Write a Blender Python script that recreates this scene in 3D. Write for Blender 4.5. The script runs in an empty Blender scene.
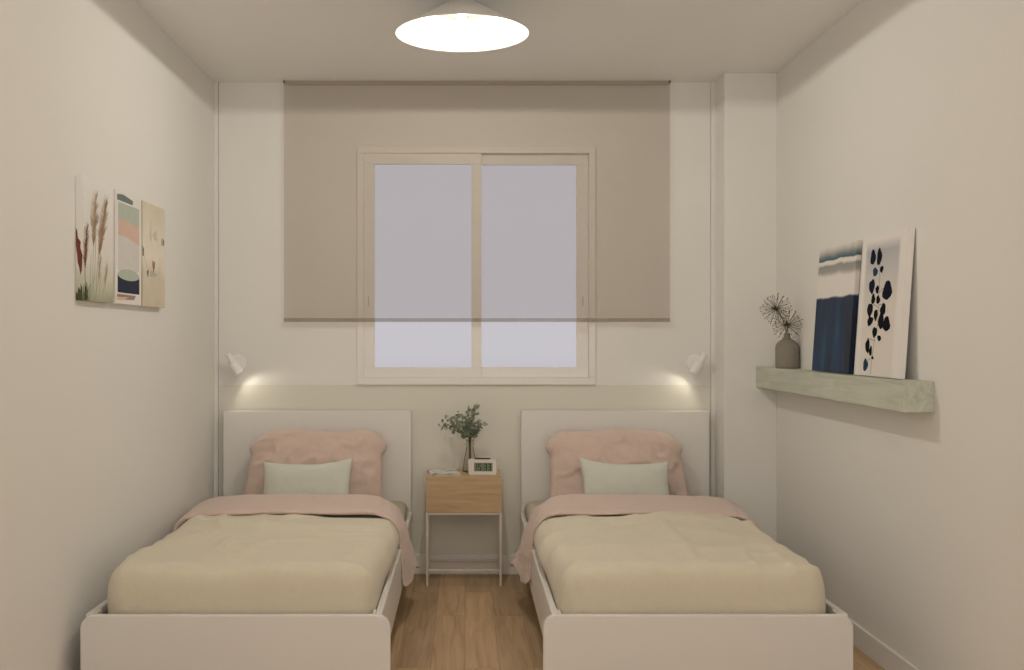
import bpy, bmesh, math, random
from mathutils import Vector, Matrix, noise
C = bpy.context.scene.collection
sc = bpy.context.scene
PI = math.pi

# ---------------------------------------------------------------- camera, world, exposure
cam_d = bpy.data.cameras.new('camera'); cam = bpy.data.objects.new('camera', cam_d); C.objects.link(cam)
cam.location = (0, 0, 1.208); cam.rotation_euler = (PI/2, 0, 0)
cam_d.sensor_width = 36; cam_d.lens = 1065/1024*36
cam_d.shift_x = 47/1024; cam_d.shift_y = 1/1024; cam_d.clip_start = 0.05
sc.camera = cam
w = bpy.data.worlds.new('world'); sc.world = w; w.use_nodes = True
w.node_tree.nodes['Background'].inputs[0].default_value = (0.55, 0.528, 0.56, 1)
w.node_tree.nodes['Background'].inputs[1].default_value = 1.0
sc.view_settings.view_transform = 'Standard'; sc.view_settings.look = 'None'
sc.view_settings.exposure = 0.0; sc.view_settings.gamma = 1.0; sc.view_settings.use_curve_mapping = False
LAMP_POWER = 22.3
LAMP_COL = (1.0, 0.945, 0.835)
SPOT_POWER = .55
FILL_POWER = 43

# added soft fill behind the camera, aimed up at the ceiling; no lamp there
al = bpy.data.lights.new('fill_light', 'AREA'); al.shape = 'RECTANGLE'; al.size = 2.3; al.size_y = 1.2; al.energy = FILL_POWER; al.color = (1.0, 0.94, 0.85)
alo = bpy.data.objects.new('fill_light', al); C.objects.link(alo); alo.location = (.128, -.45, 1.2); alo.rotation_euler = (math.radians(157), 0, 0)

# ---------------------------------------------------------------- helpers
class MB:
    def __init__(s): s.v = []; s.f = []; s.m = []
    def add(s, vs, fs, mi=0):
        o = len(s.v); s.v += [tuple(v) for v in vs]
        s.f += [tuple(i+o for i in f) for f in fs]; s.m += [mi]*len(fs)
    def box(s, x0, x1, y0, y1, z0, z1, mi=0):
        s.add([(x0,y0,z0),(x1,y0,z0),(x1,y1,z0),(x0,y1,z0),(x0,y0,z1),(x1,y0,z1),(x1,y1,z1),(x0,y1,z1)],
              [(0,3,2,1),(4,5,6,7),(0,1,5,4),(1,2,6,5),(2,3,7,6),(3,0,4,7)], mi)
    def lathe(s, prof, n=32, mi=0, M=None):
        vs = []; fs = []
        for (r, z) in prof:
            for k in range(n):
                a = 2*PI*k/n; vs.append(Vector((r*math.cos(a), r*math.sin(a), z)))
        for i in range(len(prof)-1):
            for k in range(n):
                k2 = (k+1) % n
                fs.append((i*n+k, i*n+k2, (i+1)*n+k2, (i+1)*n+k))
        fs.append(tuple(range(n))[::-1]); fs.append(tuple((len(prof)-1)*n+k for k in range(n)))
        if M: vs = [M @ v for v in vs]
        s.add(vs, fs, mi)
    def tube(s, pts, r, n=8, mi=0):
        pts = [Vector(p) for p in pts]; R = r if isinstance(r, (list, tuple)) else [r]*len(pts)
        vs = []; fs = []; up = Vector((0.31, 0.2, 0.93)).normalized()
        for i, p in enumerate(pts):
            d = (pts[min(i+1, len(pts)-1)]-pts[max(i-1, 0)]).normalized()
            a = d.cross(up)
            if a.length < .05: a = d.cross(Vector((1, 0, 0)))
            a.normalize(); b = d.cross(a)
            for k in range(n):
                t = 2*PI*k/n; vs.append(p+(a*math.cos(t)+b*math.sin(t))*R[i])
        for i in range(len(pts)-1):
            for k in range(n):
                k2 = (k+1) % n; fs.append((i*n+k, i*n+k2, (i+1)*n+k2, (i+1)*n+k))
        fs.append(tuple(range(n))[::-1]); fs.append(tuple((len(pts)-1)*n+k for k in range(n)))
        s.add(vs, fs, mi)
    def prism(s, poly, y0, y1, mi=0):       # poly in x,z extruded along y
        n = len(poly)
        vs = [(x, y0, z) for x, z in poly]+[(x, y1, z) for x, z in poly]
        fs = [tuple(range(n)), tuple(range(2*n-1, n-1, -1))]
        fs += [(i, i+n, (i+1) % n+n, (i+1) % n) for i in range(n)]
        s.add(vs, fs, mi)
    def build(s, name, mats, parent=None, smooth=False, bevel=0, loc=None, rot=None, seg=2):
        me = bpy.data.meshes.new(name); me.from_pydata(s.v, [], s.f)
        if not isinstance(mats, (list, tuple)): mats = [mats]
        for m in mats: me.materials.append(m)
        for p, mi in zip(me.polygons, s.m): p.material_index = mi
        bm = bmesh.new(); bm.from_mesh(me); bmesh.ops.recalc_face_normals(bm, faces=bm.faces); bm.to_mesh(me); bm.free()
        if smooth:
            for p in me.polygons: p.use_smooth = True
        if smooth == 'auto': me.set_sharp_from_angle(angle=math.radians(40))
        o = bpy.data.objects.new(name, me); C.objects.link(o)
        if bevel:
            b = o.modifiers.new('bevel', 'BEVEL'); b.width = bevel; b.segments = seg; b.limit_method = 'ANGLE'; b.harden_normals = False
        if parent: o.parent = parent
        if loc: o.location = loc
        if rot: o.rotation_euler = rot
        return o

def tag(o, label, cat, group=None):
    o['label'] = label; o['category'] = cat
    if group: o['group'] = group
    return o
def thing(name, label, cat, loc=(0, 0, 0), rot=(0, 0, 0), group=None):
    o = bpy.data.objects.new(name, None); C.objects.link(o); o.empty_display_size = .1
    o.location = loc; o.rotation_euler = rot
    return tag(o, label, cat, group)
def struct(o): o['kind'] = 'structure'; return o

def srgb(r, g, b):
    f = lambda c: (c/255/12.92 if c/255 <= .04045 else ((c/255+.055)/1.055)**2.4)
    return (f(r), f(g), f(b), 1)

def mat(name, col, rough=.6, bump=0, bscale=50, var=0, vscale=5, spec=.3, metal=0, sheen=0):
    m = bpy.data.materials.new(name); m.use_nodes = True; nt = m.node_tree; b = nt.nodes['Principled BSDF']
    b.inputs['Base Color'].default_value = col; b.inputs['Roughness'].default_value = rough
    b.inputs['Specular IOR Level'].default_value = spec; b.inputs['Metallic'].default_value = metal
    if sheen: b.inputs['Sheen Weight'].default_value = sheen; b.inputs['Sheen Roughness'].default_value = .5
    tc = nt.nodes.new('ShaderNodeTexCoord')
    n2 = nt.nodes.new('ShaderNodeTexNoise'); n2.inputs['Scale'].default_value = vscale; n2.inputs['Detail'].default_value = 4
    nt.links.new(tc.outputs['Object'], n2.inputs['Vector'])
    mx = nt.nodes.new('ShaderNodeMix'); mx.data_type = 'RGBA'
    mx.inputs[6].default_value = [c*(1-var) for c in col[:3]]+[1]; mx.inputs[7].default_value = [min(1, c*(1+var)) for c in col[:3]]+[1]
    nt.links.new(n2.outputs['Fac'], mx.inputs[0]); nt.links.new(mx.outputs[2], b.inputs['Base Color'])
    if bump:
        n = nt.nodes.new('ShaderNodeTexNoise'); n.inputs['Scale'].default_value = bscale; n.inputs['Detail'].default_value = 6
        nt.links.new(tc.outputs['Object'], n.inputs['Vector'])
        bp = nt.nodes.new('ShaderNodeBump'); bp.inputs['Strength'].default_value = bump; bp.inputs['Distance'].default_value = .01
        nt.links.new(n.outputs['Fac'], bp.inputs['Height']); nt.links.new(bp.outputs[0], b.inputs['Normal'])
    return m

def ramp(nt, fac, stops, interp='LINEAR'):
    r = nt.nodes.new('ShaderNodeValToRGB'); nt.links.new(fac, r.inputs[0]); cr = r.color_ramp; cr.interpolation = interp
    while len(cr.elements) < len(stops): cr.elements.new(.5)
    for e, (p, c) in zip(cr.elements, stops): e.position = p; e.color = c if len(c) == 4 else (*c, 1)
    return r.outputs[0]

def wood(name, c1, c2, c3, axis='X', planks=None, rough=.5, fine=1.0):
    """grain runs along axis; planks=(width,length) adds staggered boards"""
    m = bpy.data.materials.new(name); m.use_nodes = True; nt = m.node_tree; b = nt.nodes['Principled BSDF']
    L = nt.links.new; N = nt.nodes.new
    tc = N('ShaderNodeTexCoord'); vec = tc.outputs['Object']
    mp = N('ShaderNodeMapping'); L(vec, mp.inputs[0])
    if axis == 'Y': mp.inputs['Rotation'].default_value = (0, 0, PI/2)
    if axis == 'Z': mp.inputs['Rotation'].default_value = (0, PI/2, 0)
    v = mp.outputs[0]; tint = None
    if planks:
        br = N('ShaderNodeTexBrick'); L(v, br.inputs['Vector'])
        br.inputs['Scale'].default_value = 1; br.inputs['Brick Width'].default_value = planks[1]; br.inputs['Row Height'].default_value = planks[0]
        br.inputs['Mortar Size'].default_value = .0008; br.inputs['Mortar Smooth'].default_value = .3; br.offset = .37
        br.inputs['Color1'].default_value = (0, 0, 0, 1); br.inputs['Color2'].default_value = (1, 1, 1, 1); br.inputs['Mortar'].default_value = (.5, .5, .5, 1)
        sp = N('ShaderNodeSeparateColor'); L(br.outputs['Color'], sp.inputs[0]); tint = sp.outputs[0]
        cb = N('ShaderNodeCombineXYZ'); mm = N('ShaderNodeMath'); mm.operation = 'MULTIPLY'; mm.inputs[1].default_value = 37.0; L(tint, mm.inputs[0]); L(mm.outputs[0], cb.inputs[2]); L(mm.outputs[0], cb.inputs[0])
        va = N('ShaderNodeVectorMath'); L(v, va.inputs[0]); L(cb.outputs[0], va.inputs[1]); v = va.outputs[0]
    s2 = N('ShaderNodeMapping'); L(v, s2.inputs[0]); s2.inputs['Scale'].default_value = (1.2*fine, 14*fine, 14*fine)
    n1 = N('ShaderNodeTexNoise'); L(s2.outputs[0], n1.inputs['Vector']); n1.inputs['Scale'].default_value = 1.6; n1.inputs['Detail'].default_value = 8; n1.inputs['Distortion'].default_value = 1.2
    s3 = N('ShaderNodeMapping'); L(v, s3.inputs[0]); s3.inputs['Scale'].default_value = (4*fine, 120*fine, 120*fine)
    n2 = N('ShaderNodeTexNoise'); L(s3.outputs[0], n2.inputs['Vector']); n2.inputs['Scale'].default_value = 1; n2.inputs['Detail'].default_value = 3
    ad = N('ShaderNodeMath'); ad.operation = 'MULTIPLY_ADD'; L(n2.outputs['Fac'], ad.inputs[0]); ad.inputs[1].default_value = .35; L(n1.outputs['Fac'], ad.inputs[2])
    col = ramp(nt, ad.outputs[0], [(.42, c1), (.66, c2), (.9, c3)])
    if planks:
        tm = N('ShaderNodeMapRange'); L(tint, tm.inputs[0]); tm.inputs[3].default_value = .86; tm.inputs[4].default_value = 1.12
        sc_ = N('ShaderNodeVectorMath'); sc_.operation = 'SCALE'; L(col, sc_.inputs[0]); L(tm.outputs[0], sc_.inputs['Scale'])
        mx = N('ShaderNodeMix'); mx.data_type = 'RGBA'; L(br.outputs['Fac'], mx.inputs[0]); L(sc_.outputs[0], mx.inputs[6]); mx.inputs[7].default_value = [c*.62 for c in c1[:3]]+[1]
        col = mx.outputs[2]
    L(col, b.inputs['Base Color']); b.inputs['Roughness'].default_value = rough; b.inputs['Specular IOR Level'].default_value = .3
    bp = N('ShaderNodeBump'); bp.inputs['Strength'].default_value = .12; bp.inputs['Distance'].default_value = .002; L(ad.outputs[0], bp.inputs['Height']); L(bp.outputs[0], b.inputs['Normal'])
    return m

# ---------------------------------------------------------------- materials
WALL = (0.87, 0.85, 0.81, 1)
M_wall = mat('wall_paint', WALL, .85, .03, 180, .01, 2, .15)
M_band = mat("wall_paint_beige_green", (0.79, 0.765, 0.685, 1), .85, .03, 180, .01, 2, .15)
M_ceil = mat("ceiling_paint", (0.93, 0.915, 0.885, 1), .9, .02, 150, .01, 2, .1)
M_white = mat("white_paint", (0.90, 0.87, 0.83, 1), .45, 0, 10, .01, 3, .3)
M_bed = mat("white_lacquer", (0.83, 0.80, 0.76, 1), .4, .02, 90, .01, 3, .3)
M_lampw = mat('white_metal', (0.95, 0.94, 0.92, 1), .4, 0, 10, .01, 3, .4)
M_floor = wood('oak_floor', srgb(170, 141, 108), srgb(193, 163, 126), srgb(207, 179, 143), 'Y', (.125, 1.15), .5)
M_oak = wood('oak_veneer', srgb(178, 148, 112), srgb(198, 170, 132), srgb(209, 183, 146), 'X', None, .5, 1.3)
M_shelf = wood('green_washed_wood', srgb(182, 186, 170), srgb(200, 203, 187), srgb(214, 215, 200), 'Y', None, .6, 1.2)
M_pink = mat('pink_linen', (0.745, 0.58, 0.505, 1), .9, .35, 260, .07, 60, .1, 0, .3)
M_duvet = mat('beige_linen', (0.76, 0.69, 0.545, 1), .9, .25, 300, .04, 45, .1, 0, .2)
M_sheet = mat('beige_sheet', (0.60, 0.54, 0.44, 1), .9, .2, 200, .03, 40, .1)
M_mint = mat('sage_cotton', (0.73, 0.74, 0.645, 1), .9, .2, 350, .03, 60, .1, 0, .2)
M_black = mat('black_plastic', (0.02, 0.018, 0.016, 1), .5)
M_dark = mat('dark_bracket', (0.12, 0.10, 0.085, 1), .5)

def glassy(name, tint, ior=1.12):
    m = bpy.data.materials.new(name); m.use_nodes = True; nt = m.node_tree; nt.nodes.clear(); N = nt.nodes.new; L = nt.links.new
    o = N('ShaderNodeOutputMaterial'); t = N('ShaderNodeBsdfTransparent'); t.inputs[0].default_value = tint
    g = N('ShaderNodeBsdfGlossy'); g.inputs['Roughness'].default_value = .05; lw = N('ShaderNodeFresnel'); lw.inputs[0].default_value = ior
    mx = N('ShaderNodeMixShader'); L(lw.outputs[0], mx.inputs[0]); L(t.outputs[0], mx.inputs[1]); L(g.outputs[0], mx.inputs[2]); L(mx.outputs[0], o.inputs[0])
    return m
M_pane = glassy('window_glass', (.99, .99, 1, 1))

def emit(name, col, s):
    m = bpy.data.materials.new(name); m.use_nodes = True; nt = m.node_tree; nt.nodes.clear()
    o = nt.nodes.new('ShaderNodeOutputMaterial'); e = nt.nodes.new('ShaderNodeEmission'); e.inputs[0].default_value = (*col[:3], 1); e.inputs[1].default_value = s
    nt.links.new(e.outputs[0], o.inputs[0]); return m

# ---------------------------------------------------------------- room shell
XL, XR, YB, YF, ZC = -1.272, 1.529, 5.406, -1.20, 2.497
T = .2
mb = MB(); mb.box(XL-T, XR+T, YF-T, YB+T, -.1, 0); struct(mb.build('floor', M_floor))
mb = MB(); mb.box(XL-T, XR+T, YF-T, YB+T, ZC, ZC+.1); struct(mb.build('ceiling', M_ceil))
mb = MB(); mb.box(XL-T, XL, YF, YB, 0, ZC); struct(mb.build('wall_left', M_wall))
mb = MB(); mb.box(XR, XR+T, YF, YB, 0, ZC); struct(mb.build('wall_right', M_wall))
mb = MB(); mb.box(XL-T, -1.02, YF-T, YF, 0, ZC); mb.box(1.28, XR+T, YF-T, YF, 0, ZC); mb.box(-1.02, 1.28, YF-T, YF, 2.25, ZC); struct(mb.build('wall_front', M_wall))  # unseen wall; its wide opening is added to go with the fill light
WX0, WX1, WZ0, WZ1 = -.543, .659, .964, 2.165     # window hole
BZ = .959
mb = MB()
GL, GR = -1.2505, 1.2465      # the painted wall panel stops at narrow shadow grooves near both corners
mb.box(GL, GR, YB, YB+T, 0, BZ, 1)
mb.box(GL, GR, YB, YB+T, BZ, WZ0); mb.box(GL, WX0, YB, YB+T, WZ0, WZ1); mb.box(WX1, GR, YB, YB+T, WZ0, WZ1); mb.box(GL, GR, YB, YB+T, WZ1, ZC)
mb.box(XL-T, GL, YB+.02, YB+T, 0, ZC); mb.box(GR, XR+T, YB+.02, YB+T, 0, ZC)
struct(mb.build('wall_back', [M_wall, M_band]))
# structural column in the back right corner
YC, XC = 5.218, 1.270
mb = MB(); mb.box(XC, XR, YC, YB, 0, ZC); struct(mb.build('wall_column', M_wall, bevel=.002))
# thin corner strips either side of the back wall
mb = MB(); mb.box(XL, GL-.0022, YB, YB+.02, 0, ZC); struct(mb.build('trim_1', M_wall))
mb = MB(); mb.box(GR+.0022, XC+.01, YB, YB+.02, 0, ZC); struct(mb.build('trim_2', M_wall))
def baseboard(name, pts):
    m = MB(); m.box(*pts); struct(m.build(name, M_white, bevel=.003))
baseboard('baseboard_back', (XL, XC, YB-.013, YB, 0, .1))
baseboard('baseboard_left', (XL, XL+.012, YF, YB-.013, 0, .088))
baseboard('baseboard_right', (XR-.012, XR, 2.895, YC, 0, .088))
baseboard('baseboard_column', (XC, XR-.012, YC-.012, YC, 0, .1))
mb = MB(); mb.box(XR-.012, XR, 2.825, 2.895, 0, 2.17); mb.box(XR-.012, XR, 2.005, 2.825, 2.10, 2.17); mb.box(XR-.012, XR, 1.935, 2.005, 0, 2.17)
d1 = struct(mb.build('door_1', M_white, bevel=.002))
mb = MB(); mb.box(XR-.006, XR-.001, 2.01, 2.82, .005, 2.095); mb.build('door_leaf', M_white, d1)

# ---------------------------------------------------------------- window
def ring(m, x0, x1, z0, z1, wx0, wx1, wz0, wz1, y0, y1):
    m.box(x0, x1, y0, y1, z0, z0+wz0); m.box(x0, x1, y0, y1, z1-wz1, z1)
    m.box(x0, x0+wx0, y0, y1, z0+wz0, z1-wz1); m.box(x1-wx1, x1, y0, y1, z0+wz0, z1-wz1)
win = bpy.data.objects.new('window_1', None); C.objects.link(win); win.location = (.058, YB, .96); struct(win)
def wpart(m, name, mt, parent=win, **k):
    o = m.build(name, mt, parent, **k); o.location = Vector((-.058, -YB, -.96)) if parent is win else (0, 0, 0); return o
m = MB(); ring(m, -.5475, .662, .961, 2.169, .034, .034, .036, .034, YB-.012, YB+.06); wpart(m, 'window_frame', M_white, bevel=.002)
# left sash in front of the right one
ZS0, ZS1 = .9975, 2.135
m = MB(); ring(m, -.5135, .0835, ZS0, ZS1, .054, .0508, .0525, .054, YB-.002, YB+.024); sa = wpart(m, 'sash', M_white, bevel=.002)
m = MB(); m.box(-.46, .034, YB+.010, YB+.014, ZS0+.05, ZS1-.05); wpart(m, 'pane', M_pane, sa)
m = MB(); ring(m, .034, .628, ZS0, ZS1, .0475, .059, .0525, .054, YB+.026, YB+.05); sb = wpart(m, 'sash', M_white, bevel=.002)
m = MB(); m.box(.08, .575, YB+.036, YB+.040, ZS0+.05, ZS1-.05); wpart(m, 'pane', M_pane, sb)
M_pull = mat('grey_pull', (.62, .57, .50, 1), .5)
m = MB(); m.box(-.492, -.486, YB-.004, YB-.002, 1.36, 1.41); wpart(m, 'finger_pull', M_pull, sa, bevel=.001)
m = MB(); m.box(.598, .604, YB+.024, YB+.026, 1.36, 1.41); wpart(m, 'finger_pull', M_pull, sb, bevel=.001)

# ---------------------------------------------------------------- roller blind
def blind_mat():
    m = bpy.data.materials.new('sheer_blind_fabric'); m.use_nodes = True; nt = m.node_tree; nt.nodes.clear(); N = nt.nodes.new; L = nt.links.new
    o = N('ShaderNodeOutputMaterial'); t = N('ShaderNodeBsdfTransparent'); t.inputs[0].default_value = (1, .98, .955, 1)
    d = N('ShaderNodeBsdfDiffuse'); tr = N('ShaderNodeBsdfTranslucent'); tr.inputs[0].default_value = (.40, .36, .31, 1)
    tc = N('ShaderNodeTexCoord'); n = N('ShaderNodeTexNoise'); n.inputs['Scale'].default_value = 9; n.inputs['Detail'].default_value = 5; L(tc.outputs['Object'], n.inputs['Vector'])
    L(ramp(nt, n.outputs['Fac'], [(.35, (.20, .175, .145, 1)), (.65, (.25, .22, .185, 1))]), d.inputs[0])
    a = N('ShaderNodeMixShader'); a.inputs[0].default_value = .5; L(d.outputs[0], a.inputs[1]); L(tr.outputs[0], a.inputs[2])
    b = N('ShaderNodeMixShader'); b.inputs[0].default_value = .25; L(t.outputs[0], b.inputs[1]); L(a.outputs[0], b.inputs[2]); L(b.outputs[0], o.inputs[0]); return m
M_blind = blind_mat()
M_bar = mat('blind_bar', (.66, .60, .53, 1), .7)
BX0, BX1, YBl = -.914, 1.034, YB-.035
bl = thing('roller_blind', 'sheer grey-beige roller blind pulled most of the way down over the window', 'blind', (.06, YB-.03, 2.49))
def bpart(m, n, mt, **k): o = m.build(n, mt, bl, **k); o.location = (-.06, -(YB-.03), -2.49); return o
m = MB(); nx, nz = 40, 24
vs = []; fs = []
for j in range(nz+1):
    for i in range(nx+1):
        x = BX0+(BX1-BX0)*i/nx; z = 1.281+(2.4945-1.281)*j/nz
        vs.append((x, YBl, z))
for j in range(nz):
    for i in range(nx): a = j*(nx+1)+i; fs.append((a, a+1, a+nx+2, a+nx+1))
m.add(vs, fs); bpart(m, 'blind_fabric', M_blind, smooth=True)
m = MB(); m.box(BX0, BX1, YBl-.005, YBl+.004, 1.278, 1.298); bpart(m, 'bottom_bar', M_blind, bevel=.002)
m = MB(); m.box(BX0+.004, BX1-.004, YBl+.003, YB-.001, 2.480, 2.4965); bpart(m, 'head_rail', M_bar, bevel=.002)
for x in (BX0-.004, BX1-.006):
    m = MB(); m.box(x+.001, x+.009, YBl-.004, YB-.001, 2.486, 2.4965); bpart(m, 'bracket', M_dark, bevel=.001)

# ---------------------------------------------------------------- ceiling lamp
LX, LY, LZ, LR = -.0105, 4.065, 2.36, .2555
lamp = thing('ceiling_lamp', 'round white conical ceiling lamp glowing brightly above the beds', 'lamp', (LX, LY, ZC))
H0 = LZ-ZC
def closed_lathe(prof, n):
    m = MB(); vs = []; fs = []
    for (r, z) in prof:
        for k in range(n): a = 2*PI*k/n; vs.append((r*math.cos(a), r*math.sin(a), z))
    for i in range(len(prof)):
        j = (i+1) % len(prof)
        for k in range(n): k2 = (k+1) % n; fs.append((i*n+k, i*n+k2, j*n+k2, j*n+k))
    m.add(vs, fs); return m
closed_lathe([(.030, -.012), (.052, -.016), (LR-.001, H0+.002), (LR, H0), (LR-.003, H0), (.050, -.019), (.030, -.0175)], 96).build('lamp_shade', mat('lamp_shade_white', (.86, .83, .80, 1), .6), lamp, smooth='auto')
m = MB(); m.lathe([(.047, 0), (.047, -.010), (.044, -.0125), (.0, -.0126)], 48); m.build('canopy', M_lampw, lamp, smooth='auto')
m = MB(); m.lathe([(.0, -.0127), (.018, -.0127), (.018, -.060), (.016, -.063), (.0, -.063)], 32); m.build('socket', M_lampw, lamp, smooth='auto')
m = MB(); m.lathe([(.0, -.063), (.012, -.064), (.014, -.075), (.024, -.095), (.027, -.108), (.024, -.121), (.013, -.129), (.0, -.131)], 32); m.build('bulb', emit('bulb_glow', LAMP_COL, 14), lamp, smooth=True)
ld = bpy.data.lights.new('bulb_light', 'POINT'); ld.energy = LAMP_POWER; ld.color = LAMP_COL; ld.shadow_soft_size = .006
lo = bpy.data.objects.new('bulb_light', ld); C.objects.link(lo); lo.parent = lamp; lo.location = (0, 0, H0+.003)

# ---------------------------------------------------------------- wall spotlights
def spot(sx, bx, label):
    zc = 1.071
    t = thing('wall_spotlight', label, 'lamp', (bx, YB, zc), group=None)
    m = MB(); m.lathe([(.041, 0), (.043, .003), (.043, .010), (.040, .013), (.0, .0131)], 40, M=Matrix.Rotation(PI/2, 4, 'X')); m.build('wall_plate', M_lampw, t, smooth='auto')
    d = Vector((sx*.50, .10, -.85)).normalized()          # beam direction of the head
    ctr = Vector((-sx*.009, -.056, -.004))
    m = MB(); m.tube([(0, -.012, 0), (0, -.046, -.004)], .007, 14); m.build('arm', M_lampw, t, smooth='auto')
    q = d.to_track_quat('Z', 'Y').to_matrix().to_4x4(); Mx = Matrix.Translation(ctr) @ q
    m = MB()
    m.lathe([(.0, -.060), (.012, -.060), (.0138, -.057), (.0145, -.012), (.0235, -.006), (.025, -.003), (.025, .050), (.0245, .052), (.0205, .052), (.0185, .025), (.0, .025)], 32, M=Mx)
    h = m.build('lamp_head', M_lampw, t, smooth='auto')
    m = MB(); m.lathe([(.0, .0255), (.0178, .0255), (.0178, .0275), (.0, .0275)], 24, M=Mx)
    m.build('bulb', emit('spot_bulb', (1, .93, .78), 2), h)
    ld = bpy.data.lights.new('spot_beam', 'SPOT'); ld.energy = SPOT_POWER; ld.color = (1, .93, .74); ld.spot_size = math.radians(136); ld.spot_blend = .55; ld.shadow_soft_size = .012
    lo = bpy.data.objects.new('spot_beam', ld); C.objects.link(lo); lo.parent = t
    bd = Vector((sx*.62, .05, -.76)).normalized()
    lo.location = ctr+d*.056+Vector((0, -.030, 0)); lo.rotation_euler = bd.to_track_quat('-Z', 'Y').to_euler()
spot(1, -1.152, 'small white wall spotlight left of the window, shining down over the left bed')
spot(-1, 1.166, 'small white wall spotlight right of the window, next to the corner column')

# ---------------------------------------------------------------- floating shelf
m = MB(); m.box(-.0515, .0515, -.875, .875, 0, .101)
tag(m.build('wall_shelf', M_shelf, bevel=.002, loc=(1.4775, 4.343, .959)), 'thick pale green washed wooden shelf running along the right wall', 'shelf')
SH = 1.060

# ---------------------------------------------------------------- beds
def nz3(x, y, z=0, s=1): return noise.noise(Vector((x*s, y*s, z)))

def rbox(x0, x1, y0, y1, z0, z1, r, nx, ny, nz, deform=None, rz=None, open_bottom=False):
    """rounded box made of a subdivided box, then deformed"""
    vs = {}; V = []; F = []
    def key(i, j, k):
        if (i, j, k) not in vs:
            # denser sampling near the edges
            def w(t): return .5-.5*math.cos(PI*t)*(.35+.65*1) if False else (t*.45+.55*(.5-.5*math.cos(PI*t)))
            p = Vector((x0+(x1-x0)*w(i/nx), y0+(y1-y0)*w(j/ny), z0+(z1-z0)*w(k/nz)))
            rzz = rz or r
            q = Vector((min(max(p.x, x0+r), x1-r), min(max(p.y, y0+r), y1-r), min(max(p.z, z0+(0 if open_bottom else rzz)), z1-rzz)))
            d = p-q; d = Vector((d.x/r, d.y/r, d.z/rzz))
            if d.length > 1e-6:
                mx = max(abs(d.x), abs(d.y), abs(d.z)); d = d.normalized()*mx
            p = q+Vector((d.x*r, d.y*r, d.z*rzz))
            vs[(i, j, k)] = len(V); V.append(p)
        return vs[(i, j, k)]
    for i in range(nx):
        for j in range(ny):
            F.append((key(i, j, nz), key(i+1, j, nz), key(i+1, j+1, nz), key(i, j+1, nz)))
            if not open_bottom: F.append((key(i, j, 0), key(i, j+1, 0), key(i+1, j+1, 0), key(i+1, j, 0)))
    for i in range(nx):
        for k in range(nz):
            F.append((key(i, 0, k), key(i+1, 0, k), key(i+1, 0, k+1), key(i, 0, k+1)))
            F.append((key(i, ny, k), key(i, ny, k+1), key(i+1, ny, k+1), key(i+1, ny, k)))
    for j in range(ny):
        for k in range(nz):
            F.append((key(0, j, k), key(0, j, k+1), key(0, j+1, k+1), key(0, j+1, k)))
            F.append((key(nx, j, k), key(nx, j+1, k), key(nx, j+1, k+1), key(nx, j, k+1)))
    if deform: V = [deform(v) for v in V]
    m = MB(); m.add(V, F); return m

def sstep(a, b, t):
    t = min(1, max(0, (t-a)/(b-a))); return t*t*(3-2*t)

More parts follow.
